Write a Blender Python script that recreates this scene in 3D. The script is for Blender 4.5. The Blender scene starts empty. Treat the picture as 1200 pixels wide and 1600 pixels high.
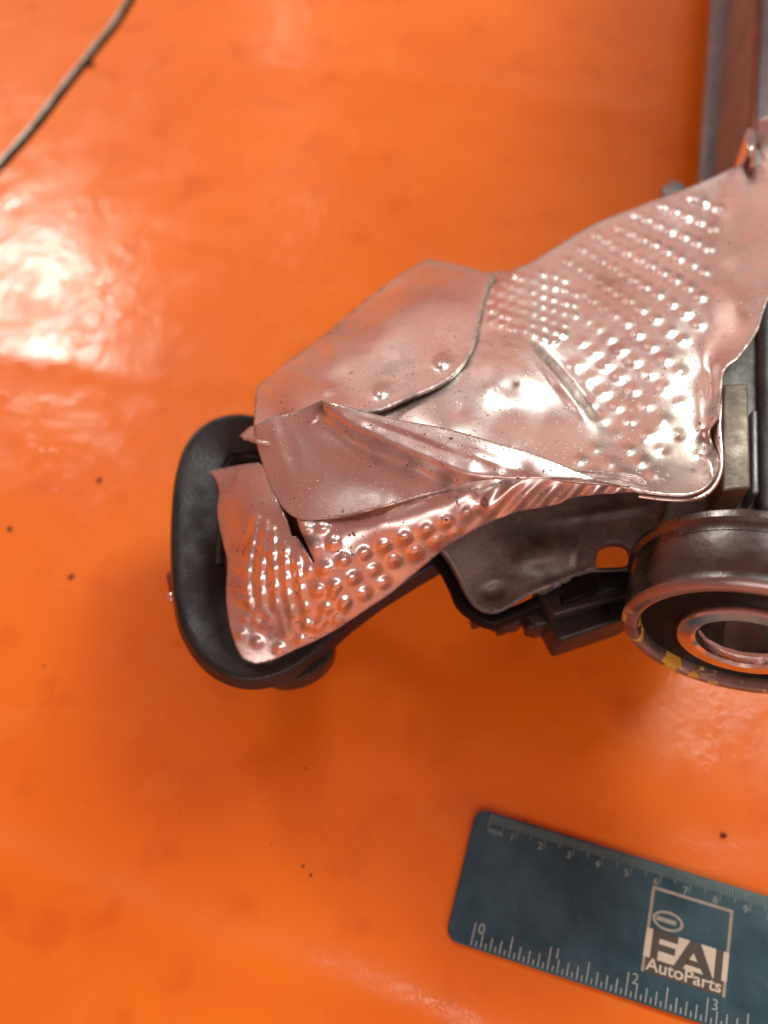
import bpy, bmesh, math, random
import numpy as np
from mathutils import Vector, Matrix
from mathutils.geometry import delaunay_2d_cdt

random.seed(4)
rng = np.random.default_rng(4)
sc = bpy.context.scene
C = sc.collection

# ------------------------------------------------------------------ camera
H = 0.322                       # camera height over the table (m)
ELEV = math.radians(60)
FPX = 1386.0                    # focal length in photo pixels (1200 x 1600 photo)
SE, CE = math.sin(ELEV), math.cos(ELEV)
CAM = np.array((0.0, -H / math.tan(ELEV), H))
cam = bpy.data.cameras.new('camera')
cam.sensor_fit = 'VERTICAL'; cam.sensor_height = 36.0
cam.lens = 18.0 / (800.0 / FPX)
cam.clip_start = 0.01; cam.clip_end = 50
cam.dof.use_dof = True; cam.dof.focus_distance = 0.252
cam.dof.aperture_fstop = 5.9
co = bpy.data.objects.new('camera', cam); C.objects.link(co)
co.location = CAM; co.rotation_euler = (math.radians(90) - ELEV, 0, 0)
sc.camera = co

# ------------------------------------------------------------------ light
w = bpy.data.worlds.new('World'); sc.world = w; w.use_nodes = True
bg = w.node_tree.nodes['Background']
bg.inputs['Color'].default_value = (1.0, 0.37, 0.28, 1); bg.inputs['Strength'].default_value = 0.42

def area(name, loc, target, sx, sy, power, col):
    l = bpy.data.lights.new(name, 'AREA'); l.shape = 'RECTANGLE'; l.size = sx; l.size_y = sy
    l.energy = power; l.color = col
    o = bpy.data.objects.new(name, l); C.objects.link(o); o.location = loc
    o.rotation_euler = (Vector(target) - Vector(loc)).to_track_quat('-Z', 'Y').to_euler()
    return o
area('ceiling_lamp', (0.74, 0.62, 1.0), (0, 0, 0), 0.36, 0.36, 8.6, (0.93, 1.0, 0.82))
area('window_lamp', (-0.68, 1.07, 0.98), (-0.1, 0.1, 0), 0.18, 0.12, 4.6, (1.0, 0.96, 0.88))
area('overhead_lamp', (0.42, 0.50, 1.02), (0.08, 0, 0.05), 0.50, 0.34, 3.2, (0.97, 0.98, 1.0))
area('front_fill', (0.12, -0.98, 0.56), (0, 0, 0.05), 1.30, 0.36, 6.0, (1.0, 0.80, 0.74))  # added warm fill from the camera side, brightens side panel and front shade
area('far_fill', (-0.25, 1.6, 0.62), (0, 0, 0.1), 2.2, 0.62, 1.7, (1.0, 0.56, 0.42))  # added salmon fill low beyond the table, lifts the shield's flat faces
area('far_lamp', (-0.168, 1.13, 0.835), (0, 0, 0), 0.03, 0.07, 0.07, (1.0, 0.96, 0.90))
area('far_lamp', (-0.19, 1.53, 0.70), (0, 0, 0), 0.06, 0.10, 0.11, (1.0, 0.96, 0.90))

sc.view_settings.view_transform = 'Standard'; sc.view_settings.look = 'None'
sc.view_settings.exposure = 0.0; sc.view_settings.gamma = 1.0
sc.render.engine = 'CYCLES'
sc.cycles.use_denoising = True
sc.cycles.max_bounces = 8

# ------------------------------------------------------------------ helpers
def at(px, py, h=0.0):
    """world point at height h that stands at photo pixel (px, py)"""
    u = (px - 600.0) / FPX; v = (py - 800.0) / FPX
    t = (H - h) / (SE + v * CE)
    return np.array((CAM[0] + u * t, CAM[1] + t * (CE - v * SE), h))

def link(name, me, mat=None, parent=None, smooth=None):
    o = bpy.data.objects.new(name, me); C.objects.link(o)
    if mat: me.materials.append(mat)
    if parent: o.parent = parent
    if smooth is not None:
        me.polygons.foreach_set('use_smooth', [True] * len(me.polygons))
        if smooth < 179:
            me.set_sharp_from_angle(angle=math.radians(smooth))
    return o

def frombm(name, bm, mat=None, parent=None, smooth=None):
    bmesh.ops.recalc_face_normals(bm, faces=bm.faces[:])
    me = bpy.data.meshes.new(name); bm.to_mesh(me); bm.free()
    return link(name, me, mat, parent, smooth)

def empty(name, loc, parent=None):
    o = bpy.data.objects.new(name, None); C.objects.link(o); o.location = loc
    o.empty_display_size = 0.02
    if parent: o.parent = parent
    return o

def tps(ctrl, smooth=0.0):
    """thin-plate spline through rows (x, y, value...)"""
    P = np.array(ctrl, float); X = P[:, :2] / 100.0; V = P[:, 2:]
    n = len(X)
    def U(r2): return np.where(r2 > 1e-12, 0.5 * r2 * np.log(np.maximum(r2, 1e-12)), 0.0)
    K = U(((X[:, None] - X[None]) ** 2).sum(-1)) + smooth * np.eye(n)
    A = np.zeros((n + 3, n + 3)); A[:n, :n] = K; A[:n, n] = 1; A[:n, n + 1:] = X
    A[n, :n] = 1; A[n + 1:, :n] = X.T
    b = np.zeros((n + 3, V.shape[1])); b[:n] = V
    W = np.linalg.solve(A, b)
    def f(q):
        Q = np.asarray(q, float)[:, :2] / 100.0
        r = U(((Q[:, None] - X[None]) ** 2).sum(-1)) @ W[:n] + W[n] + Q @ W[n + 1:]
        return r[:, 0] if r.shape[1] == 1 else r
    return f

def curve(pts, step=3.0, closed=True, sharp=()):
    """Catmull-Rom through pixel points; indices in sharp stay corners"""
    P = [np.array(p, float) for p in pts]; n = len(P); out = []
    for i in range(n if closed else n - 1):
        p1, p2 = P[i], P[(i + 1) % n]
        p0 = P[i - 1] if (closed or i > 0) else p1
        p3 = P[(i + 2) % n] if (closed or i + 2 < n) else p2
        if i in sharp: p0 = p1
        if (i + 1) % n in sharp: p3 = p2
        k = max(1, int(np.linalg.norm(p2 - p1) / step))
        for j in range(k):
            t = j / k
            out.append(0.5 * (2 * p1 + (p2 - p0) * t + (2 * p0 - 5 * p1 + 4 * p2 - p3) * t * t + (3 * p1 - p0 - 3 * p2 + p3) * t ** 3))
    if not closed: out.append(P[-1])
    return np.array(out)

def inside(pts, poly):
    x, y = pts[:, 0], pts[:, 1]; r = np.zeros(len(pts), bool)
    j = len(poly) - 1
    for i in range(len(poly)):
        xi, yi = poly[i]; xj, yj = poly[j]
        if yi != yj:
            c = ((yi > y) != (yj > y)) & (x < (xj - xi) * (y - yi) / (yj - yi) + xi)
            r ^= c
        j = i
    return r

def edge_dist(pts, poly):
    d = np.full(len(pts), 1e9)
    A = poly; B = np.roll(poly, -1, 0)
    for a, b in zip(A, B):
        ab = b - a; L = max((ab ** 2).sum(), 1e-9)
        t = np.clip(((pts - a) @ ab) / L, 0, 1)
        q = pts - (a + t[:, None] * ab)
        d = np.minimum(d, np.sqrt((q ** 2).sum(1)))
    return d

def bumps(q, dimples, cone=False):
    """rounded embossed dimples: rows (x, y, sx, sy, angle_deg, amp)"""
    r = np.zeros(len(q))
    for x, y, sx, sy, an, am in dimples:
        m = np.abs(q[:, 0] - x) + np.abs(q[:, 1] - y) < 4.2 * max(sx, sy)
        if not m.any(): continue
        dx = q[m, 0] - x; dy = q[m, 1] - y
        c, s = math.cos(math.radians(an)), math.sin(math.radians(an))
        e = ((dx * c + dy * s) / sx) ** 2 + ((-dx * s + dy * c) / sy) ** 2
        r[m] += am * (np.exp(-0.5 * e ** 1.35) if not cone else np.log1p(np.exp(7 * (1 - np.sqrt(e) / 1.75))) / 7)
    return r

def sheet(name, outline, hfun, mat, parent, res=4.0, thick=0.0006, holes=(), up=True, smooth=60, bevel=None, grime=()):
    """a pressed sheet: outline and holes in plan, hfun gives the height of each plan point"""
    lo, hi = outline.min(0), outline.max(0)
    gx = np.arange(lo[0] + res / 2, hi[0], res); gy = np.arange(lo[1] + res / 2, hi[1], res * 0.87)
    X, Y = np.meshgrid(gx, gy); X = X + (np.arange(len(gy)) % 2)[:, None] * res / 2
    G = np.stack([X.ravel(), Y.ravel()], 1)
    G = G[inside(G, outline)]
    G = G[edge_dist(G, outline) > res * 0.55]
    loops = [outline] + list(holes)
    for hl in holes:
        G = G[~inside(G, hl)]; G = G[edge_dist(G, hl) > res * 0.55]
    pts = []; edges = []
    for lp in loops:
        b = len(pts); pts += [tuple(p) for p in lp]
        edges += [(b + i, b + (i + 1) % len(lp)) for i in range(len(lp))]
    pts += [tuple(p) for p in G]
    v2, e2, f2, *_ = delaunay_2d_cdt([Vector(p) for p in pts], edges, [], 0, 1e-4)
    Q = np.array([(v.x, v.y) for v in v2])
    F = np.array([tuple(f) for f in f2])
    cen = Q[F].mean(1); keep = inside(cen, outline)
    for hl in holes: keep &= ~inside(cen, hl)
    F = F[keep]
    hs = hfun(Q)
    W = np.array([at(x, y, h) for (x, y), h in zip(Q, hs)])
    n = np.cross(W[F[:, 1]] - W[F[:, 0]], W[F[:, 2]] - W[F[:, 0]])
    view = W[F].mean(1) - CAM
    if np.median((n * view).sum(1)) > 0: F = F[:, ::-1]
    me = bpy.data.meshes.new(name); me.from_pydata(W.tolist(), [], F.tolist()); me.update()
    o = link(name, me, mat, parent, smooth)
    g = np.exp(-edge_dist(Q, outline) / 5.0) * 0.75
    for gx_, gy_, gr_, ga_ in grime: g = np.maximum(g, ga_ * np.exp(-0.5 * ((Q[:, 0] - gx_) ** 2 + (Q[:, 1] - gy_) ** 2) / gr_ ** 2))
    me.attributes.new('grime', 'FLOAT', 'POINT').data.foreach_set('value', g.astype(np.float32))
    if thick:
        md = o.modifiers.new('thickness', 'SOLIDIFY'); md.thickness = thick; md.offset = -1
    if bevel:
        b = o.modifiers.new('bevel', 'BEVEL'); b.width = bevel; b.segments = 3; b.limit_method = 'ANGLE'; b.angle_limit = math.radians(50)
    return o

def prism(name, poly, h, depth, mat, parent, bevel=0.0012, smooth=50, dh=None):
    """a block: plan outline (seen at height h) pulled down by depth"""
    bm = bmesh.new(); n = len(poly)
    hs = dh if dh is not None else [h] * n
    top = [bm.verts.new(at(x, y, hh)) for (x, y), hh in zip(poly, hs)]
    bot = [bm.verts.new((v.co.x, v.co.y, v.co.z - depth)) for v in top]
    bm.faces.new(top); bm.faces.new(bot[::-1])
    for i in range(n): bm.faces.new((top[i], bot[i], bot[(i + 1) % n], top[(i + 1) % n]))
    bmesh.ops.recalc_face_normals(bm, faces=bm.faces[:])
    if bevel:
        bmesh.ops.bevel(bm, geom=bm.edges[:], offset=bevel, segments=3, affect='EDGES', profile=0.5, clamp_overlap=True)
    return frombm(name, bm, mat, parent, smooth)

def lathe(name, prof, mat, parent, seg=128, smooth=35, mtx=None):
    """revolve (r, y) round the local y axis"""
    bm = bmesh.new(); rings = []
    for r, y in prof:
        rings.append([bm.verts.new((r * math.cos(2 * math.pi * k / seg), y, r * math.sin(2 * math.pi * k / seg))) for k in range(seg)])
    for a, b in zip(rings[:-1], rings[1:]):
        for k in range(seg): bm.faces.new((a[k], a[(k + 1) % seg], b[(k + 1) % seg], b[k]))
    o = frombm(name, bm, mat, parent, smooth)
    if mtx is not None: o.matrix_local = mtx
    return o

# ------------------------------------------------------------------ materials
def nodes(name):
    m = bpy.data.materials.new(name); m.use_nodes = True
    nt = m.node_tree; b = nt.nodes['Principled BSDF']
    return m, nt, b
def N(nt, typ, **kw):
    n = nt.nodes.new(typ)
    for k, v in kw.items():
        if k.startswith('i_'):
            n.inputs[k[2:].replace('_', ' ')].default_value = v
        else: setattr(n, k, v)
    return n
def noise(nt, scale, detail=4.0, rough=0.55, vec=None, dist=0.0):
    n = N(nt, 'ShaderNodeTexNoise'); n.inputs['Scale'].default_value = scale
    n.inputs['Detail'].default_value = detail; n.inputs['Roughness'].default_value = rough; n.inputs['Distortion'].default_value = dist
    if vec is None:
        tc = nt.nodes.get('TC') or N(nt, 'ShaderNodeTexCoord'); tc.name = 'TC'; vec = tc.outputs['Object']
    nt.links.new(vec, n.inputs['Vector'])
    return n.outputs['Fac']
def ramp(nt, src, a, b, ca=0.0, cb=1.0):
    r = N(nt, 'ShaderNodeMapRange'); r.interpolation_type = 'SMOOTHSTEP'
    r.inputs['From Min'].default_value = a; r.inputs['From Max'].default_value = b
    r.inputs['To Min'].default_value = ca; r.inputs['To Max'].default_value = cb
    nt.links.new(src, r.inputs['Value']); return r.outputs['Result']
def mix(nt, fac, a, b):
    m = N(nt, 'ShaderNodeMix'); m.data_type = 'RGBA'
    for s, v in ((0, fac), (6, a), (7, b)):
        if isinstance(v, (int, float)): m.inputs[s].default_value = v
        elif isinstance(v, tuple): m.inputs[s].default_value = (*v, 1)
        else: nt.links.new(v, m.inputs[s])
    return m.outputs[2]
def math_(nt, op, a, b=0.0):
    m = N(nt, 'ShaderNodeMath'); m.operation = op
    for i, v in enumerate((a, b)):
        if isinstance(v, (int, float)): m.inputs[i].default_value = v
        else: nt.links.new(v, m.inputs[i])
    return m.outputs[0]
def bump(nt, b, src, strength, dist, chain=None):
    n = N(nt, 'ShaderNodeBump'); n.inputs['Strength'].default_value = strength; n.inputs['Distance'].default_value = dist
    nt.links.new(src, n.inputs['Height'])
    if chain is not None: nt.links.new(chain, n.inputs['Normal'])
    if b is not None: nt.links.new(n.outputs[0], b.inputs['Normal'])
    return n.outputs[0]

def m_aluminium():
    m, nt, b = nodes('dirty_aluminium')
    b.inputs['Metallic'].default_value = 1.0
    base = mix(nt, ramp(nt, noise(nt, 45, 5, 0.6), 0.35, 0.68), (0.86, 0.82, 0.80), (0.70, 0.63, 0.60))
    # brown film in patches, then black grit
    film = ramp(nt, noise(nt, 28, 6, 0.65, dist=0.4), 0.53, 0.76, 0.0, 0.65)
    base = mix(nt, film, base, (0.36, 0.21, 0.15))
    grit = ramp(nt, noise(nt, 800, 2.5, 0.6), 0.615, 0.69)
    where = ramp(nt, noise(nt, 55, 4, 0.6), 0.36, 0.60)
    gm = math_(nt, 'MULTIPLY', grit, where)
    big = ramp(nt, noise(nt, 240, 3, 0.6), 0.69, 0.75)
    gm = math_(nt, 'MAXIMUM', gm, big)
    base = mix(nt, gm, base, (0.065, 0.042, 0.03))
    at_ = N(nt, 'ShaderNodeAttribute'); at_.attribute_name = 'grime'
    gr = math_(nt, 'MULTIPLY', at_.outputs['Fac'], ramp(nt, noise(nt, 150, 5, 0.65), 0.36, 0.60))
    base = mix(nt, gr, base, (0.10, 0.055, 0.035)); gm = math_(nt, 'MAXIMUM', gm, math_(nt, 'MULTIPLY', gr, 0.7))
    nt.links.new(base, b.inputs['Base Color'])
    ro = ramp(nt, noise(nt, 90, 5, 0.6), 0.3, 0.75, 0.26, 0.38)
    ro = math_(nt, 'ADD', ro, math_(nt, 'MULTIPLY', gm, 0.4))
    nt.links.new(ro, b.inputs['Roughness'])
    nt.links.new(math_(nt, 'SUBTRACT', 1.0, math_(nt, 'MULTIPLY', gm, 0.9)), b.inputs['Metallic'])
    c = bump(nt, None, noise(nt, 110, 3, 0.5), 0.12, 0.0010)
    c = bump(nt, None, noise(nt, 1500, 3, 0.6), 0.12, 0.0002, c)
    bump(nt, b, gm, 0.5, 0.0003, c)
    return m

def m_dark(name, c1, c2, rough, metal=0.6, scale=70, grit=0.25, bumpd=0.0004, spec=0.5):
    m, nt, b = nodes(name); b.inputs['Specular IOR Level'].default_value = spec
    col = mix(nt, ramp(nt, noise(nt, scale, 6, 0.65), 0.3, 0.7), c1, c2)
    g = ramp(nt, noise(nt, 480, 3, 0.6), 0.62, 0.75, 0, grit)
    col = mix(nt, g, col, (0.30, 0.26, 0.22))
    nt.links.new(col, b.inputs['Base Color'])
    b.inputs['Metallic'].default_value = metal
    nt.links.new(ramp(nt, noise(nt, scale * 2.3, 5), 0.3, 0.7, rough - 0.09, rough + 0.12), b.inputs['Roughness'])
    bump(nt, b, noise(nt, 700, 4, 0.6), 0.4, bumpd)
    return m

def m_table():
    m, nt, b = nodes('orange_gloss_surface')
    col = mix(nt, ramp(nt, noise(nt, 9, 5, 0.55), 0.3, 0.7), (0.82, 0.190, 0.010), (0.75, 0.160, 0.009))
    blot = ramp(nt, noise(nt, 42, 3, 0.5), 0.55, 0.72, 0, 0.38)
    col = mix(nt, blot, col, (0.60, 0.10, 0.007))
    spot = N(nt, 'ShaderNodeTexVoronoi'); spot.inputs['Scale'].default_value = 46
    nt.links.new(nt.nodes['TC'].outputs['Object'], spot.inputs['Vector'])
    pale = math_(nt, 'MULTIPLY', ramp(nt, noise(nt, 26, 5, 0.6, dist=1.5), 0.54, 0.60), ramp(nt, noise(nt, 30, 2), 0.50, 0.66, 0, 0.30))
    col = mix(nt, pale, col, (0.84, 0.25, 0.03))
    mp = N(nt, 'ShaderNodeMapping'); mp.inputs['Scale'].default_value = (1, 14, 1); mp.inputs['Rotation'].default_value = (0, 0, 0.5)
    nt.links.new(nt.nodes['TC'].outputs['Object'], mp.inputs['Vector'])
    scr = math_(nt, 'MULTIPLY', ramp(nt, noise(nt, 60, 3, 0.6, vec=mp.outputs['Vector']), 0.66, 0.74, 0, 0.5), ramp(nt, noise(nt, 13, 2), 0.5, 0.6))
    col = mix(nt, scr, col, (0.88, 0.30, 0.10))
    grit = ramp(nt, noise(nt, 330, 3.0, 0.6), 0.735, 0.79, 0, 0.8)
    col = mix(nt, grit, col, (0.10, 0.02, 0.01))
    nt.links.new(col, b.inputs['Base Color'])
    b.inputs['Roughness'].default_value = 0.42
    b.inputs['Specular IOR Level'].default_value = 0.25
    b.inputs['Coat Weight'].default_value = 0.65
    nt.links.new(ramp(nt, noise(nt, 38, 6, 0.65), 0.35, 0.65, 0.06, 0.28), b.inputs['Coat Roughness'])
    c = bump(nt, None, noise(nt, 17, 2, 0.5), 0.28, 0.0035)
    c = bump(nt, None, noise(nt, 55, 5, 0.65), 0.62, 0.0010, c)
    nt.links.new(c, b.inputs['Coat Normal'])
    bump(nt, b, noise(nt, 75, 3, 0.5), 0.15, 0.0008)
    return m

def m_plain(name, col, rough, metal=0.0, var=0.15, scale=120, coat=0.0):
    m, nt, b = nodes(name)
    c2 = tuple(x * (1 - var * 2) for x in col)
    nt.links.new(mix(nt, ramp(nt, noise(nt, scale, 5, 0.6), 0.3, 0.7), col, c2), b.inputs['Base Color'])
    nt.links.new(ramp(nt, noise(nt, scale * 1.7, 4), 0.3, 0.7, max(rough - 0.06, 0.02), rough + 0.08), b.inputs['Roughness'])
    b.inputs['Metallic'].default_value = metal; b.inputs['Coat Weight'].default_value = coat
    bump(nt, b, noise(nt, 900, 3), 0.15, 0.0002)
    return m

ALU = m_aluminium()
TABLE = m_table()
CAST = m_dark('dark_cast_metal', (0.075, 0.074, 0.072), (0.19, 0.18, 0.17), 0.50, 0.55)
BLOCK = m_dark('grey_block_metal', (0.17, 0.18, 0.19), (0.27, 0.275, 0.28), 0.50, 0.7, 40)
PLASTIC = m_dark('black_plastic', (0.011, 0.011, 0.012), (0.020, 0.020, 0.020), 0.34, 0.0, 50, 0.10, spec=0.36)
RUBBER = m_plain('black_seal_rubber', (0.007, 0.007, 0.007), 0.5); RUBBER.node_tree.nodes['Principled BSDF'].inputs['Specular IOR Level'].default_value = 0.12
STEEL = m_plain('polished_steel', (0.78, 0.76, 0.74), 0.16, 1.0, 0.06)
PSTEEL = m_dark('pulley_steel', (0.105, 0.10, 0.098), (0.17, 0.16, 0.155), 0.30, 0.9, 60, 0.10, 0.0002)
BLUE = m_dark('blue_ruler_plastic', (0.020, 0.064, 0.086), (0.046, 0.118, 0.158), 0.36, 0.0, 45, 0.10, 0.0001, spec=0.3)
PRINT = m_plain('pale_print', (0.36, 0.44, 0.44), 0.5, 0, 0.10, 300)
CREAM = m_plain('cream_print', (0.62, 0.61, 0.50), 0.5, 0, 0.05, 300)
INK = m_plain('grey_black_print', (0.075, 0.072, 0.060), 0.5, 0, 0.1, 300)
TRIM = m_plain('grey_trim', (0.62, 0.58, 0.52), 0.35, 0.3, 0.2, 200)
GAP = m_plain('dark_gap', (0.006, 0.005, 0.004), 0.8); GAP.node_tree.nodes['Principled BSDF'].inputs['Specular IOR Level'].default_value = 0.05
GRIT = m_plain('brown_grit', (0.07, 0.012, 0.008), 0.6)
RED = m_plain('red_plastic', (0.25, 0.02, 0.015), 0.4)

# ------------------------------------------------------------------ table
def table_mesh():
    xs = np.concatenate([np.linspace(-1.2, -0.30, 10)[:-1], np.arange(-0.30, 0.32, 0.0035), np.linspace(0.34, 1.2, 10)])
    ys = np.concatenate([np.linspace(-0.7, -0.19, 8)[:-1], np.arange(-0.19, 0.36, 0.0035), np.linspace(0.38, 2.2, 14)])
    X, Y = np.meshgrid(xs, ys); P = np.stack([X.ravel(), Y.ravel()], 1); Z = np.zeros(len(P))
    def ridge(pp, amp, wid):
        L = np.array([at(x, y)[:2] for x, y in curve(pp, 6, closed=False)])
        d = np.full(len(P), 9.0)
        for a, b in zip(L[:-1], L[1:]):
            ab = b - a; t = np.clip(((P - a) @ ab) / (ab @ ab), 0, 1)
            d = np.minimum(d, np.linalg.norm(P - (a + t[:, None] * ab), axis=1))
        return amp * np.exp(-0.5 * (d / wid) ** 2)
    Z += ridge([(-200, 1270), (0, 1345), (160, 1415), (330, 1480), (480, 1530), (640, 1595), (760, 1660)], 0.0028, 0.0065)
    Z += ridge([(250, 90), (420, 105), (600, 118), (800, 145), (1000, 178), (1200, 200)], 0.0010, 0.009)
    Z += ridge([(-100, 555), (90, 568), (250, 592), (400, 600)], 0.0006, 0.006)
    Z += ridge([(640, 1330), (660, 1260), (740, 1235), (900, 1255), (1100, 1290), (1300, 1340)], -0.0005, 0.006)
    nx = len(xs); idx = np.arange(len(P)).reshape(len(ys), nx)
    F = np.stack([idx[:-1, :-1], idx[:-1, 1:], idx[1:, 1:], idx[1:, :-1]], -1).reshape(-1, 4)
    me = bpy.data.meshes.new('table_top')
    me.from_pydata(np.column_stack([P, Z]).tolist(), [], F.tolist()); me.update()
    return me
table = link('table_top', table_mesh(), TABLE, None, 179); table['kind'] = 'structure'

def sweep(name, path, widths, thick, mat, parent, tz=0.0, nsec=16, power=3.0, closed=False, tilt=None):
    """superellipse section (width in plan, thick upward) along world points"""
    P = np.array(path, float); n = len(P); bm = bmesh.new(); rings = []
    for i in range(n):
        a = P[(i - 1) % n] if (closed or i) else P[i]; b = P[(i + 1) % n] if (closed or i < n - 1) else P[i]
        d = b - a; d /= np.linalg.norm(d); s = np.cross(d, (0, 0, 1.0)); s /= np.linalg.norm(s); u = np.cross(s, d)
        if tilt is not None:
            c_, s_ = math.cos(tilt[i]), math.sin(tilt[i]); s, u = s * c_ + u * s_, u * c_ - s * s_
        ring = []
        for k in range(nsec):
            an = 2 * math.pi * (k + 0.5) / nsec; c, sn = math.cos(an), math.sin(an)
            x = math.copysign(abs(c) ** (2 / power), c) * widths[i] / 2
            y = math.copysign(abs(sn) ** (2 / power), sn) * (thick[i] if hasattr(thick, '__len__') else thick) / 2
            ring.append(bm.verts.new(P[i] + s * x + u * (y + tz)))
        rings.append(ring)
    for i in range(n if closed else n - 1):
        a, b = rings[i], rings[(i + 1) % n]
        for k in range(nsec): bm.faces.new((a[k], a[(k + 1) % nsec], b[(k + 1) % nsec], b[k]))
    if not closed:
        bm.faces.new(rings[0]); bm.faces.new(rings[-1][::-1])
    return frombm(name, bm, mat, parent, 60)

# the joint that crosses the far left corner: dark gap with a pale lip
seam = curve([(-800, 1000), (-480, 740), (-160, 430), (-60, 325), (0, 262), (55, 200), (105, 135), (150, 78), (182, 38), (205, 0), (240, -60), (300, -170), (400, -380), (470, -560)], 8, closed=False)
sw = [at(x, y, 0.0002) for x, y in seam]
sweep('seam_gap', sw, [0.0046] * len(sw), 0.0008, GAP, table)
sw2 = [p + np.array((-0.0027, 0.0022, 0.0001)) for p in sw]
sweep('seam_lip', sw2, [0.0024 + 0.0007 * math.sin(i * .9) for i in range(len(sw2))], 0.0010, TRIM, table)

# grit lying on the table
def grit_piece(px, py, r):
    bm = bmesh.new(); bmesh.ops.create_icosphere(bm, subdivisions=2, radius=r)
    for v in bm.verts: v.co = Vector((v.co.x * random.uniform(.8, 1.3), v.co.y * random.uniform(.6, 1), v.co.z * .35))
    o = frombm('grit_speck', bm, GRIT, table, 179); o.location = at(px, py, r * 0.25); o.rotation_euler.z = random.random() * 3
for px, py, r in [(155, 750, .0013), (15, 826, .0012), (111, 901, .0012), (1131, 1305, .0010), (140, 100, .0032), (50, 10, .0010), (367, 1428, .0006)]:
    grit_piece(px, py, r)
for _ in range(34):
    grit_piece(random.uniform(20, 1180), random.uniform(60, 1580), random.uniform(.00018, .00055))

# ------------------------------------------------------------------ the engine unit
UNIT = empty('engine_unit', at(1000, 800, 0))
UNIT['label'] = 'greasy dark engine unit with crumpled dimpled metal shield, black loop and pulley'
UNIT['category'] = 'engine part'
bpy.context.view_layer.update()
INV = UNIT.matrix_world.inverted()
def adopt(o, p):          # keep world placement when parenting to a placed empty
    o.parent = p; o.matrix_parent_inverse = Matrix.Translation(-UNIT.location)
    return o
def part(o, p=UNIT):
    if p is UNIT: return adopt(o, UNIT)
    o.parent = p; return o

SHIELD = empty('heat_shield', (0, 0, 0)); part(SHIELD)
SHIELD['label'] = 'crumpled silver heat shield pressed with rows of dimples'

# --- cover plate ---------------------------------------------------
c_out = curve([(400, 605), (440, 572), (500, 527), (560, 478), (620, 432), (668, 405), (720, 414), (775, 430), (760, 456), (749, 500),
               (739, 543), (716, 578), (688, 600), (640, 621), (595, 640), (560, 646), (530, 660), (480, 672), (430, 690), (399, 690), (397, 650)],
              4, sharp=(0, 5, 7))
c_h = tps([(400, 605, .080), (397, 660, .094), (440, 572, .078), (500, 527, .077), (560, 478, .075), (620, 432, .073), (668, 405, .070), (720, 414, .078), (775, 430, .086),
           (760, 470, .094), (740, 540, .1025), (690, 598, .1075), (600, 636, .108), (505, 632, .106), (440, 665, .099),
           (450, 600, .092), (520, 545, .091), (600, 490, .090), (670, 445, .086), (600, 570, .101), (680, 520, .098), (520, 600, .100), (640, 560, .102)], 0.002)
rivets = [(690, 566, 9, 7.5, -25, .0022), (595, 612, 9, 7.5, -25, .0019), (513, 609, 8, 6.5, -25, .0012)]
def c_hf(q): return c_h(q) + bumps(q, rivets)
sheet('cover_plate', c_out, c_hf, ALU, SHIELD, 4, .0009, grime=[(530, 505, 30, .5), (620, 580, 30, .45), (480, 560, 30, .35), (600, 615, 16, .5), (690, 568, 12, .4)])

# --- main panel ------------------------------------------------------
Z = lambda x, y: (x / 2.609 + 740, y / 2.609 + 200)
lat = []
rows = {0: (0, [(895, 285), (940, 303), (997, 325)]),
        1: (-1, [(775, 318), (825, 338), (872, 360), (925, 383), (977, 408)]),
        2: (-2, [(668, 352), (712, 373), (757, 395), (805, 418), (858, 442), (910, 467), (962, 492)]),
        3: (-2, [(605, 408), (648, 428), (692, 450), (740, 473), (790, 500), (840, 527), (893, 555), (945, 585)]),
        4: (-3, [(508, 438), (545, 460), (587, 485), (630, 508), (680, 535), (727, 560), (775, 587), (825, 615), (880, 648), (925, 685)]),
        5: (-3, [(447, 493), (487, 515), (528, 540), (570, 565), (615, 592), (657, 618), (703, 645), (753, 677), (808, 713), (865, 752), (920, 800)]),
        6: (-3, [(390, 545), (430, 570), (468, 597), (510, 622), (550, 648), (595, 675), (637, 703), (687, 738), (740, 778), (800, 825), (855, 865)]),
        7: (0, [(447, 675), (490, 703), (532, 730), (575, 760), (622, 795), (670, 838), (725, 890), (785, 940), (848, 990)]),
        8: (1, [(465, 785), (510, 817), (555, 855), (600, 905), (655, 950), (715, 1005), (780, 1060), (845, 1120)]),
        9: (2, [(445, 870), (490, 915), (540, 965), (595, 1015), (650, 1070), (705, 1130), (775, 1190), (835, 1250)]),
        10: (3, [(425, 965), (475, 1022), (530, 1078), (585, 1135), (640, 1195), (710, 1250), (770, 1310)]),
        11: (5, [(470, 1130), (520, 1190), (575, 1250), (630, 1310), (690, 1362), (740, 1412)]),
        12: (7, [(500, 1305), (555, 1362), (605, 1412)]),
        13: (8, [(430, 1355), (480, 1410)])}
mdim = []
for j, (i0, ps) in rows.items():
    for p in ps:
        x, y = Z(*p); x += random.uniform(-.8, .8); y += random.uniform(-.7, .7); big = (1.0 + 0.12 * (j > 7)) * random.uniform(.93, 1.07)
        mdim.append((x, y, 7.6 * big, 5.8 * big, 12 - 2 * j, 0.00092 + 0.00007 * max(0, 7 - j)))
left_poly = np.array([Z(*p) for p in [(70, 600), (290, 572), (385, 600), (440, 740), (380, 860), (330, 900), (240, 880), (130, 840), (30, 760)]])
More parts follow.
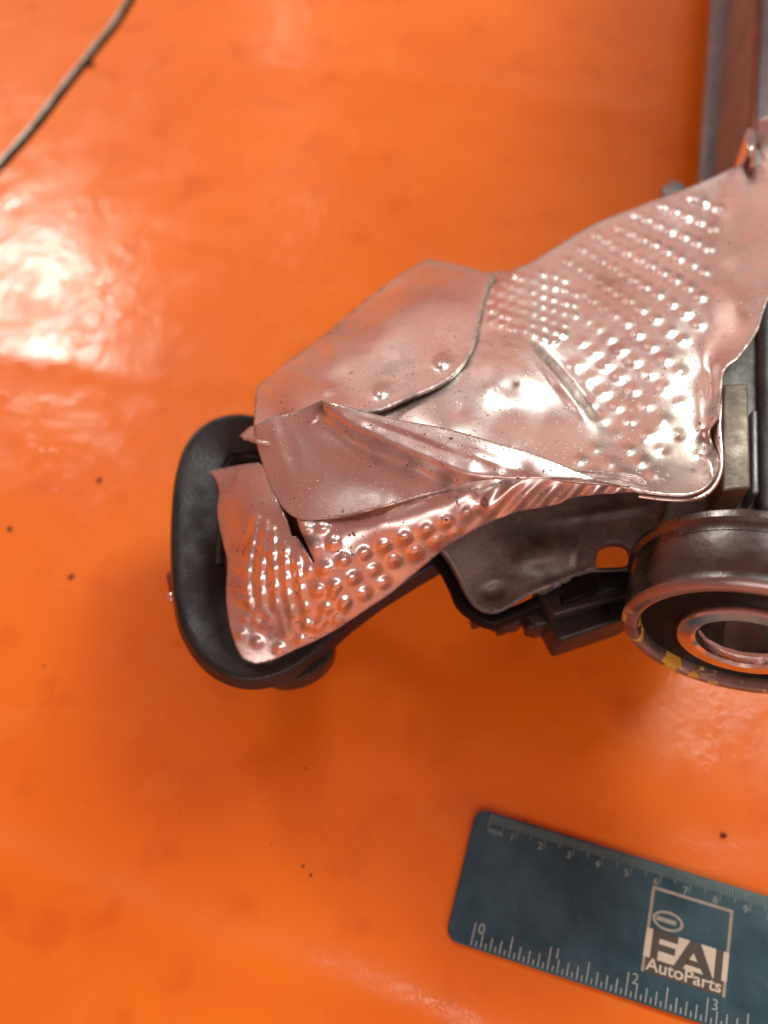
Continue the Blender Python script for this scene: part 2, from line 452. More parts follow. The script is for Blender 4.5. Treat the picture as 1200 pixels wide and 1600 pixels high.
for i in range(-14, 15):
    for j in range(-14, 15):
        x, y = Z(200 + 42 * i - 42 * j, 740 + 14 * i + 30 * j)
        if inside(np.array([(x, y)]), left_poly)[0] and all((x - d[0]) ** 2 + (y - d[1]) ** 2 > 100 for d in mdim):
            mdim.append((x + random.uniform(-2.2, 2.2), y + random.uniform(-1.8, 1.8), random.uniform(5.2, 6.8), random.uniform(3.9, 5.2), random.uniform(-25, 35), random.uniform(.0008, .0013)))
# rows pressed nearly flat along the crease
m_out = curve([(800, 421), (838, 404), (900, 366), (935, 347), (1000, 321), (1080, 291), (1130, 269), (1162, 252), (1178, 236), (1184, 188), (1215, 182), (1260, 220),
               (1245, 380), (1200, 468), (1182, 518), (1152, 560), (1129, 580), (1124, 620), (1121, 650), (1108, 672), (1111, 692), (1120, 715), (1116, 742), (1100, 762), (1075, 772), (1040, 772),
               (1000, 767), (960, 757), (900, 752), (820, 740), (700, 715), (600, 680), (530, 655), (540, 625), (600, 610), (650, 580), (700, 510), (730, 440), (770, 425)],
              4, sharp=(8, 9, 15))
mc = [(800, 421, .0875), (900, 366, .0858), (935, 347, .0853), (1000, 321, .0863), (1080, 291, .0883), (1130, 269, .0895), (1178, 236, .091), (1184, 188, .099), (1260, 220, .104),
      (1200, 300, .096), (1200, 380, .101), (1200, 468, .106), (1182, 518, .108), (1152, 560, .110), (1129, 580, .110), (1124, 640, .110), (1121, 690, .111), (1122, 735, .1125), (1102, 760, .1145), (1075, 771, .1155), (1040, 771, .116),
      (1000, 764, .1155), (960, 750, .115), (900, 745, .1145), (820, 735, .1110), (700, 715, .106), (600, 680, .105),
      # crease along the right flange
      (1130, 340, .0915), (1122, 420, .0965), (1115, 500, .1010), (1108, 580, .1035), (1098, 650, .1056), (1085, 705, .1050), (1100, 715, .1045), (1092, 738, .1075),
      (1150, 400, .0985), (1150, 480, .1040),
      # embossed field
      (860, 470, .0935), (950, 420, .0905), (1040, 380, .0905), (1080, 470, .0985), (1000, 500, .0985), (930, 540, .0995), (1060, 580, .1035), (1000, 600, .1025), (1040, 670, .1076), (980, 700, .1090), (1000, 740, .1125),
      # the bulge and the crease beside it
      (790, 560, .1035), (760, 585, .1045), (800, 592, .1050), (830, 560, .1030), (870, 600, .1040), (900, 640, .1050), (930, 680, .1070),
      (835, 530, .1010), (880, 575, .1018), (920, 625, .1030), (955, 680, .1062),
      (790, 640, .1055), (850, 660, .1060), (720, 640, .1065), (760, 610, .1060), (700, 680, .1090), (800, 690, .1092), (880, 710, .1110)]
for p in c_out[::6]:
    x, y = p
    if 540 < x < 782 and y > 425: mc.append((x - 3, y, float(c_h(np.array([p]))[0]) - .0032))
m_h = tps(mc, 0.002)
def m_hf(q):
    h = m_h(q) + bumps(q, mdim, True)
    # pressed valley just right of the bulge
    a, b = np.array((808., 520.)), np.array((958., 688.)); ab = b - a
    t = np.clip(((q - a) @ ab) / (ab @ ab), 0, 1); d = np.linalg.norm(q - (a + t[:, None] * ab), axis=1)
    side = (q - a) @ np.array((ab[1], -ab[0])) / np.linalg.norm(ab)
    k = np.sin(np.pi * t) ** 1.2 * (d < 60); wob = 3.0 * np.sin(5.0 * t) + 5.0 * np.sin(np.pi * t)
    h += 0.0020 * np.exp(-0.5 * ((side + 8 - wob) / 8) ** 2) * k
    h -= 0.0013 * np.exp(-0.5 * ((side - 8 - wob) / 6) ** 2) * k
    # dents scattered over the sheet
    h += bumps(q, dents)
    return h
dents = [(795, 588, 40, 22, 20, .0016), (1115, 600, 8, 22, 5, -.0016), (1106, 690, 11, 12, 0, -.0025), (1150, 330, 16, 30, 10, .0012)]
sheet('main_panel', m_out, m_hf, ALU, SHIELD, 2.6, .0008, grime=[(807, 600, 7, 1.0), (778, 606, 5, .9), (730, 625, 40, .35), (1100, 715, 22, .8), (1112, 640, 12, .7), (960, 690, 10, .7), (1150, 400, 40, .3), (850, 480, 40, .3)])

# curled lip at the corner by the housing
lip = [at(x, y, h) for x, y, h in [(1130, 578, .1095), (1127, 610, .109), (1126, 640, .109), (1124, 670, .109), (1127, 700, .1095), (1128, 728, .1105), (1120, 752, .1125), (1104, 768, .1142), (1078, 775, .115), (1040, 774, .1155), (1000, 769, .1150)]]
lp = curve([tuple(p[:2] * 1e4) for p in lip], 10, closed=False) / 1e4
lz = np.interp(np.linspace(0, 1, len(lp)), np.linspace(0, 1, len(lip)), [p[2] for p in lip])
sweep('curled_rim', np.column_stack([lp, lz - .0006]), [0.0014] * len(lp), [0.0011 + 0.004 * math.sin(math.pi * min(1, i / len(lp) * 1.6)) ** 2 for i in range(len(lp))], ALU, SHIELD, tz=-.0012, power=2.4)
hook = [at(*p) for p in [(1094, 713, .1095), (1102, 716, .111), (1108, 724, .112), (1110, 735, .112), (1112, 748, .1115)]]
sweep('torn_curl', hook, [0.0012] * 5, 0.0016, ALU, SHIELD)

# --- lower side panel ---------------------------------------------------
ZL = lambda x, y: (x / 2.3077 + 240, y / 2.3077 + 620)
ldim = []
for p in [(545, 470), (610, 465), (580, 545), (650, 525), (615, 620), (685, 590), (760, 565), (830, 538), (905, 508), (985, 480), (1060, 450), (1130, 422), (1180, 400), (655, 685), (720, 655), (795, 625), (865, 590), (945, 562), (1020, 522), (1090, 492),
          (625, 765), (690, 742), (760, 710), (830, 670), (595, 830), (665, 805), (590, 700)]:
    ldim.append((*ZL(*p), 8.2, 7.2, -30, .0014))
for p in [(365, 470), (350, 520), (340, 570), (335, 625), (330, 690), (300, 680), (400, 490), (395, 545), (385, 600), (380, 655), (385, 715), (430, 500), (425, 560), (432, 620), (435, 690), (440, 750), (470, 550), (470, 600), (475, 660), (482, 720),
          (495, 775), (515, 605), (525, 650), (530, 700), (550, 765), (555, 630), (500, 825), (550, 815), (380, 770), (430, 800), (345, 740), (310, 610)]:
    ldim.append((*ZL(*p), 5.6, 7.4, 4, .0008))
for p in [(383, 965), (414, 978), (446, 990), (480, 978), (402, 1003), (436, 1012), (470, 1000), (374, 935), (505, 968), (535, 952), (376, 990), (520, 930)]:
    ldim.append((*p, 6.4, 6.0, 0, .0010))
ribs = [[(372, 440), (345, 560), (335, 640), (340, 740), (370, 810)], [(405, 460), (392, 560), (382, 650), (392, 740), (420, 820)], [(432, 480), (428, 570), (434, 650), (442, 740), (470, 830)],
        [(470, 530), (472, 620), (480, 700), (500, 790)], [(512, 580), (525, 660), (545, 760)]]
rib_lines = [np.array([ZL(*p) for p in r]) for r in ribs]
l_out = curve([(325, 737), (365, 728), (404, 722), (420, 740), (434, 782), (446, 808), (455, 838), (461, 838), (475, 858), (489, 880), (491.5, 879), (478, 848), (468, 826), (464, 812), (470, 790), (540, 770), (640, 745), (760, 730),
               (900, 735), (1000, 745), (1012, 768), (960, 771), (900, 777), (860, 791), (828, 796), (800, 803), (760, 819), (725, 838), (700, 853), (668, 880), (640, 903), (610, 928), (580, 948), (550, 968), (520, 987), (490, 1003), (455, 1018), (425, 1032), (400, 1038), (378, 1029), (366, 1004),
               (358, 975), (353, 930), (355, 880), (350, 855), (341, 815), (340, 790), (342, 765), (335, 745)], 4, sharp=(0, 2, 9, 13, 20, 38))
lcp = [(325, 737, .072), (365, 728, .078), (404, 722, .084), (434, 782, .092), (340, 800, .074), (352, 860, .073), (353, 930, .066), (366, 1004, .057), (400, 1038, .053),
       (390, 800, .086), (410, 860, .085), (440, 840, .091), (410, 930, .074), (430, 990, .062), (470, 900, .086), (490, 960, .074), (520, 987, .067), (540, 900, .090),
       (464, 812, .0965), (480, 820, .0985), (500, 850, .0970), (560, 860, .0965), (600, 880, .090), (580, 948, .076), (640, 903, .082),
       (540, 812, .1015), (600, 800, .1055), (680, 778, .1090), (740, 762, .1115), (800, 757, .1120), (900, 756, .1125), (1000, 760, .1140), (640, 745, .104), (760, 735, .108), (540, 770, .0985),
       (540, 822, .1012), (600, 815, .1052), (680, 796, .1082), (750, 780, .1098), (640, 855, .0960), (700, 834, .0990), (700, 853, .0930), (760, 819, .0985), (800, 803, .1010), (860, 791, .1040), (900, 777, .1075), (960, 771, .1105), (1012, 768, .1130)]
l_h = tps(lcp, 0.002)
def l_hf(q):
    h = l_h(q) + bumps(q, ldim)
    for r in rib_lines:
        d = edge_dist_open(q, r); h += 0.0008 * np.exp(-0.5 * (d / 4.6) ** 2)
    # right side of the tear stands a little proud
    s = 1 / (1 + np.exp(-((q[:, 0] - 462) - (q[:, 1] - 812) * 0.42) / 2.0)); k = np.exp(-((q[:, 1] - 830) / 45) ** 2) * np.exp(-np.maximum(q[:, 0] - 470, 0) / 50)
    return h + 0.0018 * s * k + wrinkle(q)
def edge_dist_open(q, L):
    d = np.full(len(q), 1e9)
    for a, b in zip(L[:-1], L[1:]):
        ab = b - a; t = np.clip(((q - a) @ ab) / (ab @ ab), 0, 1)
        d = np.minimum(d, np.linalg.norm(q - (a + t[:, None] * ab), axis=1))
    return d
def wrinkle(q):
    """gathered folds towards the pinched right end"""
    k = 1 / (1 + np.exp(-(q[:, 0] - 770) / 25)) * 1 / (1 + np.exp((q[:, 0] - 985) / 15)) * 1 / (1 + np.exp(-(q[:, 1] - 762) / 5))
    return 0.0011 * k * np.sin((q[:, 0] * 0.85 + q[:, 1] * 0.75) / 4.6)
sheet('side_panel', l_out, l_hf, ALU, SHIELD, 2.8, .0008, grime=[(410, 985, 26, .7), (450, 965, 20, .6), (478, 845, 14, .9), (720, 790, 18, .5), (640, 815, 14, .4), (870, 780, 40, .5)])

# --- folded flap ---------------------------------------------------
f_out = curve([(398, 665), (425, 652), (455, 645), (480, 636), (497, 627), (510, 627), (560, 640), (620, 655), (700, 670), (770, 690), (830, 707), (880, 727), (930, 746), (985, 760), (930, 751), (880, 747), (820, 748), (770, 749), (735, 754), (690, 767), (640, 780), (600, 791),
               (540, 806), (490, 812), (465, 810), (445, 797), (428, 772), (415, 742), (404, 705), (399, 682)], 4, sharp=(0, 13))
fcp = [(398, 665, .1000), (425, 652, .1035), (455, 645, .1065), (497, 627, .1125), (510, 628, .1160), (560, 640, .1175), (620, 655, .1186), (700, 670, .1194), (770, 690, .1197), (830, 707, .1197), (880, 727, .1192), (930, 746, .1172), (985, 760, .1170),
       # crest of the roll
       (512, 637, .1155), (540, 656, .1170), (580, 674, .1180), (620, 690, .1185), (660, 708, .1190), (700, 725, .1195), (735, 740, .1200), (780, 743, .1200), (830, 742, .1195), (880, 744, .1190), (935, 750, .1185),
       (600, 665, .1186), (660, 685, .1193), (720, 705, .1198), (780, 722, .1197),
       # hollow below it
       (520, 668, .1125), (560, 696, .1125), (600, 716, .1130), (650, 738, .1140), (700, 752, .1155), (735, 752, .1170), (770, 748, .1180), (820, 747, .1178),
       (470, 680, .1060), (480, 730, .1045), (550, 745, .1060), (620, 760, .1085), (680, 764, .1110),
       (600, 790, .1080), (540, 805, .1045), (490, 811, .1015), (450, 800, .0985), (425, 765, .0975), (405, 705, .0978), (440, 720, .1020), (430, 680, .1035), (460, 770, .1010), (510, 775, .1035)]
f_h = tps(fcp, 0.02)
fd = [(452, 700, 9, 28, -18, -.0006), (650, 688, 55, 5, 21, -.0006), (760, 715, 40, 6, 22, .0004)]
crest = curve([(508, 634), (545, 662), (585, 682), (630, 702), (680, 722), (735, 743), (790, 745)], 6, closed=False)
def f_hf(q):
    best = np.full(len(q), 1e9); sd = np.zeros(len(q)); tt_ = np.zeros(len(q))
    for k, (a, b) in enumerate(zip(crest[:-1], crest[1:])):
        ab = b - a; t = np.clip(((q - a) @ ab) / (ab @ ab), 0, 1); p = q - (a + t[:, None] * ab); d = np.linalg.norm(p, axis=1)
        m = d < best; best[m] = d[m]; sd[m] = (d * np.sign(p @ np.array((-ab[1], ab[0]))))[m]; tt_[m] = (k + t[m]) / (len(crest) - 1)
    k = np.clip(np.sin(np.pi * np.clip(tt_, 0.0, 1.0)), 0, 1) ** 0.5
    h = f_h(q) + bumps(q, fd)
    h += k * (0.0014 * np.exp(-0.5 * (sd / 6) ** 2) - 0.0042 * np.exp(-0.5 * ((sd - 20) / 13) ** 2) * (1 - 0.5 * tt_))
    return h
sheet('folded_flap', f_out, f_hf, ALU, SHIELD, 3.0, .0008, grime=[(506, 636, 13, .95), (545, 672, 16, .7), (590, 700, 18, .6), (640, 725, 18, .6), (700, 748, 16, .75), (740, 752, 12, .7), (480, 700, 30, .3), (560, 770, 40, .3)])
inn = curve([(415, 765), (470, 770), (530, 800), (530, 900), (480, 905), (440, 870), (420, 820)], 8)
sheet('tear_shade_sheet', inn, lambda q: l_h(q) - .005, m_dark('painted_tear_shade', (0.05, 0.03, 0.024), (0.09, 0.05, 0.04), 0.6, 0.4), SHIELD, 10, .0008)  # added dark sheet under the tear, its colour stands in for shade
# dirty cut tip behind the flap
sheet('shield_tab', curve([(374, 681), (388, 668), (430, 655), (430, 700), (392, 690)], 4, sharp=(0, 1, 2, 3, 4)), lambda q: .086 + (q[:, 0] - 374) * .00010, ALU, SHIELD, 5, .0008)

# --- black plastic loop and its arm -------------------------------------
lpx = curve([(560, 745), (490, 715), (430, 688), (392, 675), (352, 678), (326, 700), (313, 745), (311, 800), (312, 870), (318, 930), (332, 976), (356, 1010), (394, 1026), (440, 1016), (485, 990), (530, 955), (600, 910), (680, 864), (760, 825)], 8, closed=False)
tt = np.linspace(0, 1, len(lpx))
wid = np.interp(tt, [0, .1, .2, .35, .5, .6, .7, .8, 1], [.0090, .0095, .0155, .0182, .0182, .0150, .0110, .0080, .0075])
hh = np.interp(tt, [0, .3, .6, .75, 1], [.058, .056, .052, .052, .062])
thk = np.interp(tt, [0, .1, .3, .6, .75, 1], [.010, .010, .0075, .008, .009, .010])
part(sweep('plastic_loop', [at(x, y, h) for (x, y), h in zip(lpx, hh)], wid, thk, PLASTIC, None, tz=-.005, nsec=40, power=6.5,
           tilt=np.interp(tt, [0, .15, .5, .65, 1], [0.1, 0.25, 0.30, 0.2, 0.0])))
# inner lining of the loop
lp2 = curve([(420, 716), (392, 704), (365, 710), (348, 735), (342, 800), (342, 880)], 8, closed=False)
part(sweep('loop_liner', [at(x, y, .052) for x, y in lp2], [.005] * len(lp2), .012, PLASTIC, None, tz=-.006, nsec=16))
part(prism('loop_web', [(338, 722), (372, 700), (440, 700), (440, 800), (345, 830)], .040, .004, PLASTIC, None, .0008))
part(prism('red_clip', [(259, 897), (268, 889), (280, 890), (280, 930), (264, 926)], .046, .006, RED, None, .0006))
part(prism('clip_pin', [(261, 928), (272, 924), (276, 934), (264, 938)], .046, .003, STEEL, None, .0004))
# foot of the loop: the lower lobe
lob = curve([(402, 1040), (440, 1020), (500, 985), (522, 990), (519, 1020), (496, 1046), (462, 1061), (425, 1061)], 5)
part(prism('loop_foot', [tuple(p) for p in lob], .045, .010, PLASTIC, None, .0022))

# --- cast housing ---------------------------------------------------------
h_out = curve([(680, 850), (700, 872), (716, 900), (730, 930), (748, 951), (776, 957), (812, 940), (850, 918), (895, 902), (927, 894), (1000, 893), (1040, 860), (1100, 830), (1250, 830), (1260, 600), (1260, 430), (1190, 440), (1120, 560), (1000, 640), (850, 700), (720, 780)], 6, sharp=(0, 9, 10, 12, 13, 14, 15, 16))
hole = curve([(931, 878), (934, 862), (944, 851), (959, 847), (975, 850), (986, 860), (990, 878), (984, 888), (958, 890), (936, 889)], 4)
h_h = tps([(680, 850, .080), (730, 930, .072), (776, 957, .071), (850, 918, .074), (927, 894, .074), (1000, 893, .074), (1100, 830, .086), (1250, 830, .088), (1260, 430, .094), (1120, 560, .092), (850, 700, .085), (720, 780, .083), (830, 860, .078), (960, 830, .0785), (1050, 790, .086), (1150, 800, .090), (760, 900, .074), (900, 850, .0775)], .002)
hd = [(855, 866, 34, 17, -12, .0030), (905, 850, 5, 30, 12, .0012), (960, 868, 36, 28, 0, .0016), (950, 800, 60, 6, -8, .0010), (880, 905, 50, 4, -22, .0010), (1040, 800, 4, 30, 20, .0012), (770, 925, 14, 9, -20, -.0016)]
part(sheet('cast_housing', h_out, lambda q: h_h(q) + bumps(q, hd), CAST, None, 5, .005, holes=(hole,), smooth=45))
# gasket along its torn left edge
gk = curve([(676, 858), (696, 884), (712, 915), (722, 938), (742, 955), (768, 968), (798, 958), (822, 948), (858, 930), (900, 905), (930, 899)], 8, closed=False)
part(sweep('gasket', [at(x, y, .066) for x, y in gk], [.0042] * len(gk), .006, RUBBER, None, tz=-.002))
# body core standing on the table
core = curve([(870, 520), (1000, 480), (1200, 450), (1330, 560), (1300, 680), (1120, 690), (940, 660), (870, 600)], 20)
part(prism('body_core', [tuple(p) for p in core], .076, .076, CAST, None, .002))
# web and rib beside the shield corner
part(prism('rib', [(1129, 600), (1170, 597), (1174, 762), (1128, 768)], .103, .03, m_dark('rib_metal', (0.13, 0.11, 0.09), (0.26, 0.23, 0.19), 0.5, 0.5, 90), None, .0010))
part(prism('rib_step', [(1174, 640), (1184, 640), (1187, 770), (1175, 772)], .0985, .03, BLOCK, None, .0008))
part(prism('side_wall', [(1186, 470), (1300, 440), (1300, 800), (1190, 800)], .0965, .05, m_dark('blue_grey_metal', (0.09, 0.105, 0.115), (0.16, 0.175, 0.185), 0.42, 0.7, 60), None, .003))

# --- tall block behind -------------------------------------------------------
part(prism('motor_block', [(1168, 262), (1190, -120), (1207, -400), (1900, -400), (1560, 262)], .092, .058, BLOCK, None, .0018))
part(prism('block_flange', [(1092, 300), (1123, -120), (1144, -400), (1900, -400), (1560, 300)], .036, .007, BLOCK, None, .0012))
part(prism('block_groove', [(1170, 262), (1186, -100), (1196, -100), (1182, 262)], .0945, .003, m_plain('red_brown_band', (0.22, 0.07, 0.04), 0.5, 0.5), None, .0008))  # thin red-brown strip along the block's top left edge
hexa = [(1054 + 21 * math.cos(a), 296 + 17 * math.sin(a)) for a in np.arange(6) * math.pi / 3 + .3]
part(prism('bolt_head', hexa, .056, .014, BLOCK, None, .0012))
kn = [(1173 + 9 * math.cos(a), 216 + 17 * math.sin(a)) for a in np.arange(24) * math.pi / 12]
part(prism('knob', kn, .099, .012, STEEL, None, .0015))

bm_ = bmesh.new(); up_ = [bm_.verts.new((x, y, .19)) for x, y in [(.182, .17), (.215, .373), (.232, .48), (.45, .48), (.45, .17)]]
lo_ = [bm_.verts.new((v.co.x, v.co.y, .09)) for v in up_]; bm_.faces.new(up_); bm_.faces.new(lo_[::-1])
for k in range(5): bm_.faces.new((up_[k], lo_[k], lo_[(k + 1) % 5], up_[(k + 1) % 5]))
bmesh.ops.recalc_face_normals(bm_, faces=bm_.faces[:]); bmesh.ops.bevel(bm_, geom=bm_.edges[:], offset=.004, segments=3, affect='EDGES', profile=.5)
part(frombm('unseen_shade_tier', bm_, BLOCK, None, 50))  # unseen tier out of view, added to shade the table beside the block
mot = lathe('unseen_shade_can', [(.0001, .30), (.056, .30), (.060, .296), (.060, 0.0), (.0001, 0.0)], BLOCK, None, 64, mtx=Matrix.Translation(Vector((.306, .36, 0.001))) @ Matrix.Rotation(math.pi / 2, 4, 'X')); part(mot)  # unseen tall cylinder out of view, added to block light from the right
# --- connector ---------------------------------------------------------
con = empty('connector', (0, 0, 0)); part(con)
prism('plug_body', [(838, 934), (980, 886), (1010, 940), (985, 964), (874, 1001)], .064, .016, PLASTIC, con, .0016)
prism('plug_shell', [(832, 918), (905, 893), (930, 889), (986, 885), (992, 925), (866, 962)], .069, .012, PLASTIC, con, .0014)
prism('plug_neck', [(800, 950), (842, 935), (868, 972), (836, 978), (822, 958)], .062, .012, PLASTIC, con, .0014)
prism('plug_clip', [(936, 936), (946, 932), (955, 962), (945, 965)], .066, .006, RUBBER, con, .0006)
prism('plug_tab', [(764, 962), (800, 950), (822, 962), (812, 972), (775, 972)], .060, .01, PLASTIC, con, .0014)
for cx, cy, sz in [(745, 962, 9), (786, 970, 12), (830, 974, 9)]:
    prism('clip_tooth', [(cx - sz, cy - sz * .7), (cx + sz * .8, cy - sz), (cx + sz, cy + sz * .5), (cx - sz * .5, cy + sz * .9)], .060, .008, PLASTIC, con, .0007)
prism('plug_latch', [(876, 930), (930, 912), (936, 922), (880, 942)], .0715, .003, RUBBER, con, .0006)

# --- pulley ---------------------------------------------------------
PUL = empty('pulley', (0, 0, 0)); part(PUL)
yaw = math.radians(17)
back = Vector((math.sin(yaw), math.cos(yaw), 0)); side = Vector((math.cos(yaw), -math.sin(yaw), 0)); upv = Vector((0, 0, 1))
pc = Vector(at(1166, 1004, .0895))
PM = Matrix((( side.x, back.x, 0, pc.x), (side.y, back.y, 0, pc.y), (0, 0, 1, pc.z), (0, 0, 0, 1)))

def m_rim():
    m, nt, b = nodes('rim_steel_with_yellow_paint')
    tc = N(nt, 'ShaderNodeTexCoord'); tc.name = 'TC'
    base = mix(nt, ramp(nt, noise(nt, 70, 5), 0.3, 0.7), (0.26, 0.24, 0.235), (0.38, 0.36, 0.35))
    sep = N(nt, 'ShaderNodeSeparateXYZ'); nt.links.new(tc.outputs['Object'], sep.inputs[0])
    low = ramp(nt, sep.outputs['Z'], 0.004, -0.004)
    pat = ramp(nt, noise(nt, 110, 3, 0.5), 0.515, 0.55)
    f = math_(nt, 'MULTIPLY', low, pat)
    nt.links.new(mix(nt, f, base, (0.50, 0.33, 0.05)), b.inputs['Base Color'])
    nt.links.new(math_(nt, 'SUBTRACT', 0.9, math_(nt, 'MULTIPLY', f, 0.85)), b.inputs['Metallic'])
    nt.links.new(ramp(nt, noise(nt, 150, 4), 0.3, 0.7, 0.25, 0.42), b.inputs['Roughness'])
    bump(nt, b, f, 0.6, 0.0003)
    return m
R = .0340
lathe('drum', [(.0120, .0216), (.0345, .0216), (.0352, .0208), (.0352, .0190), (.0338, .0182), (.0334, .0172), (.0334, .0160), (.0340, .0152), (.0340, .0040), (.0336, .0034), (.0336, .0026), (.0342, .0020), (.0342, .0010)], PSTEEL, PUL, mtx=PM)
lathe('rim', [(.0342, .0010), (.0339, .0002), (.0325, -.0008), (.0305, -.0010), (.0297, -.0006), (.0292, .0004), (.0290, .0030)], m_rim(), PUL, mtx=PM)
lathe('seal_face', [(.0290, .0026), (.0270, .0022), (.0215, .0020), (.0196, .0016), (.0186, .0018)], RUBBER, PUL, mtx=PM)
bo = lathe('bearing_ring', [(.0188, .0024), (.0188, -.0002), (.0184, -.0008), (.0146, -.0010), (.0136, -.0002), (.0134, .0012), (.0131, .0022)], STEEL, PUL, mtx=PM)
lathe('faceted_bore', [(.0133, .0020), (.0128, .0030), (.0128, .0210)], STEEL, PUL, seg=14, smooth=10, mtx=PM)
lathe('bore_plug', [(.0131, .0190), (.0100, .0192), (.0060, .0195), (.0003, .0195)], PSTEEL, PUL, mtx=PM)

# ------------------------------------------------------------------ ruler
a0 = at(735, 1477)[:2]; a3 = at(1100, 1597)[:2]
ux = (a3 - a0); print('three inches measure', np.linalg.norm(ux)); ux /= np.linalg.norm(ux); uy = np.array((-ux[1], ux[0]))
tl = at(752, 1264)[:2]; wid_r = float((tl - a0) @ uy); print('ruler width', wid_r)
INCH = np.linalg.norm(a3 - a0) / 3
RT = 0.0016
def rl(px, py):
    d = at(px, py, RT)[:2] - a0; return float(d @ ux), float(d @ uy)
for nm, p in (('tl', (748, 1265)), ('bl', (705, 1462)), ('logo', (1018, 1383)), ('logo', (1147, 1420)), ('logo', (1132, 1558)), ('logo', (1003, 1517)), ('top', (1200, 1388))): print(nm, rl(*p))
RUL = empty('ruler', (a0[0], a0[1], 0))
RUL.rotation_euler.z = math.atan2(ux[1], ux[0])
RUL['label'] = 'blue plastic ruler with pale scale marks and a framed black and cream logo'
RUL['category'] = 'ruler'
RW0, RW1 = rl(720, 1472)[1] - .0005, rl(790, 1275)[1]
x0 = rl(712, 1440)[0] - .002
def rrect(x0, y0, x1, y1, r, n=8):
    out = []
    for cx, cy, s in ((x1 - r, y1 - r, 0), (x0 + r, y1 - r, 1), (x0 + r, y0 + r, 2), (x1 - r, y0 + r, 3)):
        for k in range(n + 1):
            a = math.pi / 2 * (s + k / n); out.append((cx + r * math.cos(a), cy + r * math.sin(a)))
    return out
def flat(name, polys, z, t, mat, parent, bevel=0):
    bm = bmesh.new()
    for poly in polys:
        vs = [bm.verts.new((x, y, z)) for x, y in poly]
        f = bm.faces.new(vs)
        if f.normal.z < 0: f.normal_flip()
        if t:
            r = bmesh.ops.extrude_face_region(bm, geom=[f])
            for v in r['geom']:
                if isinstance(v, bmesh.types.BMVert): v.co.z += t
    if bevel:
        es = [e for e in bm.edges if all(v.co.z > z + t * .5 for v in e.verts)]
        bmesh.ops.bevel(bm, geom=es, offset=bevel, segments=3, affect='EDGES', profile=.5)
    return frombm(name, bm, mat, parent, 40)
plate = flat('blade', [rrect(x0, RW0, x0 + .32, RW1, .0042)], 0.0003, RT - .0003, BLUE, RUL, .0005)
zt = RT + .00005
q = lambda x0, y0, x1, y1: [(x0, y0), (x1, y0), (x1, y1), (x0, y1)]
def glyphs(name, txt, size, mat, place, bold=0.0, shear=0.0, align='CENTER'):
    cu = bpy.data.curves.new(name, 'FONT'); cu.body = txt; cu.size = size; cu.offset = bold; cu.shear = shear; cu.align_x = align
    o = bpy.data.objects.new(name, cu); C.objects.link(o)
    bpy.context.view_layer.update()
    me = bpy.data.meshes.new_from_object(o.evaluated_get(bpy.context.evaluated_depsgraph_get()))
    bpy.data.objects.remove(o); bpy.data.curves.remove(cu)
    me.materials.clear(); r = link(name, me, mat, RUL); r.location = (*place, zt + .00004); r.scale = (1, 1, 1)
    return r
ticks = []
for k in range(0, 12 * 16 + 1):
    x = k * INCH / 16; L = .0052 if k % 16 == 0 else .0046 if k % 8 == 0 else .0030 if k % 2 == 0 else .0013
    if x < x0 + .31: ticks.append(q(x - .00021, RW0 + .0006, x + .00021, RW0 + .0006 + L * 1.35))
flat('inch_marks', ticks, zt, 0, PRINT, RUL)
cmz = rl(768, 1272)[0]; cm = rl(1136, 1340)[0] - rl(813, 1300)[0]; cm /= 7; print('cm', cm)
ticks = []
for k in range(0, 301):
    x = cmz + k * cm / 10; L = .0058 if k % 10 == 0 else .0044 if k % 5 == 0 else .0030
    if x < x0 + .31: ticks.append(q(x - .00014, RW1 - .0008 - L, x + .00014, RW1 - .0008))
flat('millimetre_marks', ticks, zt, 0, m_plain('green_grey_print', (0.20, 0.30, 0.27), 0.5, 0, 0.15, 200), RUL)
for k in range(0, 12): glyphs('inch_number', str(k), .0046, PRINT, (k * INCH + .0023, RW0 + .0047))
for k in range(1, 28): glyphs('centimetre_number', str(k), .0034, m_num if k > 1 else (m_num := m_plain('pale_green_print', (0.27, 0.36, 0.34), 0.5, 0, 0.1, 200)), (cmz + k * cm - .0014, RW1 - .0074), align='RIGHT' if k > 9 else 'CENTER')
glyphs('scale_unit', 'mm', .0032, m_num, (cmz + .0028, RW1 - .0072))
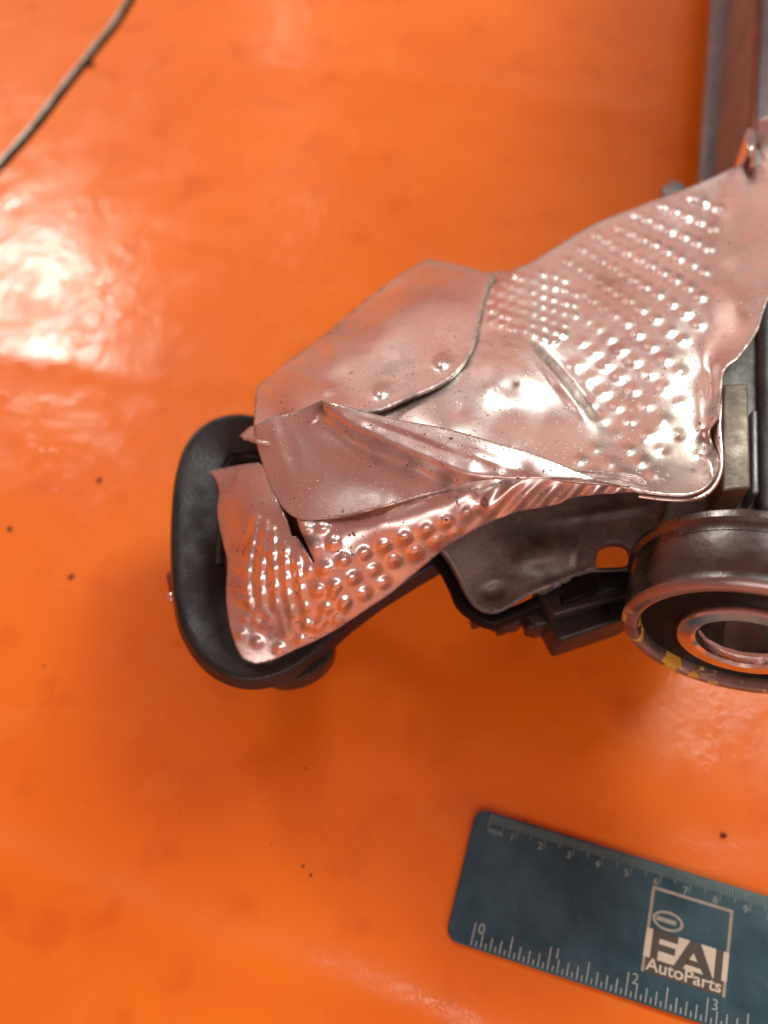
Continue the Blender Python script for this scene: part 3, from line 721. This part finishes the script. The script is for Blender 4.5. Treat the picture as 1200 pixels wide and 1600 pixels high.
# logo: framed square, emblem, big letters, strip
LX0, LY1 = rl(1018, 1383); LX1, _ = rl(1147, 1420); _, LY0 = rl(1003, 1517)
LX0 = 0.5 * (LX0 + rl(1003, 1517)[0]); LX1 = 0.5 * (LX1 + rl(1132, 1558)[0])
LW, LH = LX1 - LX0, LY1 - LY0; print('logo', LX0, LX1, LY0, LY1)
t = .035 * LW
flat('logo_frame', [q(LX0, LY1 - t, LX1, LY1), q(LX0, LY0, LX0 + t, LY1 - t), q(LX1 - t, LY0, LX1, LY1 - t)], zt, 0, m_plain('grey_print', (0.36, 0.36, 0.31), 0.5, 0, 0.1, 300), RUL)
ym, ys = LY0 + .50 * LH, LY0 + .17 * LH
flat('logo_panel', [q(LX0, ys, LX1, ym)], zt + .00003, 0, CREAM, RUL)
flat('logo_strip', [q(LX0 + t, LY0, LX1 - t, ys)], zt + .00003, 0, INK, RUL)
def tx(u, v): return (LX0 + u * LW, ys + v * (ym - ys))
T = lambda pts: [tx(*p) for p in pts]
flat('logo_letter', [T([(.08, 0), (.17, 0), (.17, 1), (.08, 1)]), T([(.17, .74), (.39, .74), (.39, 1), (.17, 1)]), T([(.17, .32), (.37, .32), (.37, .56), (.17, .56)])], zt + .00006, 0, INK, RUL)
flat('logo_letter', [T([(.37, 0), (.48, 0), (.585, .62), (.585, 1), (.53, 1)]), T([(.585, .62), (.72, 0), (.83, 0), (.66, 1), (.585, 1)]), T([(.50, .16), (.69, .16), (.645, .36), (.535, .36)])], zt + .00006, 0, INK, RUL)
flat('logo_letter', [T([(.845, 0), (.935, 0), (.935, 1), (.845, 1)])], zt + .00006, 0, INK, RUL)
g = glyphs('logo_caption', 'AutoParts', .0052, CREAM, (LX0 + LW / 2, LY0 + .035 * LH), .00008); g.location.z = zt + .00007
wcap = max(v.co.x for v in g.data.vertices) - min(v.co.x for v in g.data.vertices); g.scale.x = .90 * LW / wcap
ell = lambda cx, cy, a, b: [(cx + a * math.cos(k * math.pi / 20), cy + b * math.sin(k * math.pi / 20)) for k in range(40)]
ex, ey = LX0 + .24 * LW, LY0 + .64 * LH
o1, o2 = ell(ex, ey, .19 * LW, .115 * LH), ell(ex, ey, .155 * LW, .085 * LH)
flat('logo_emblem', [[o1[k], o1[(k + 1) % 40], o2[(k + 1) % 40], o2[k]] for k in range(40)] + [q(ex - .14 * LW, ey - .025 * LH, ex + .10 * LW, ey + .028 * LH)], zt, 0, m_plain('grey_print_b', (0.36, 0.38, 0.34), 0.5, 0, 0.1, 300), RUL)
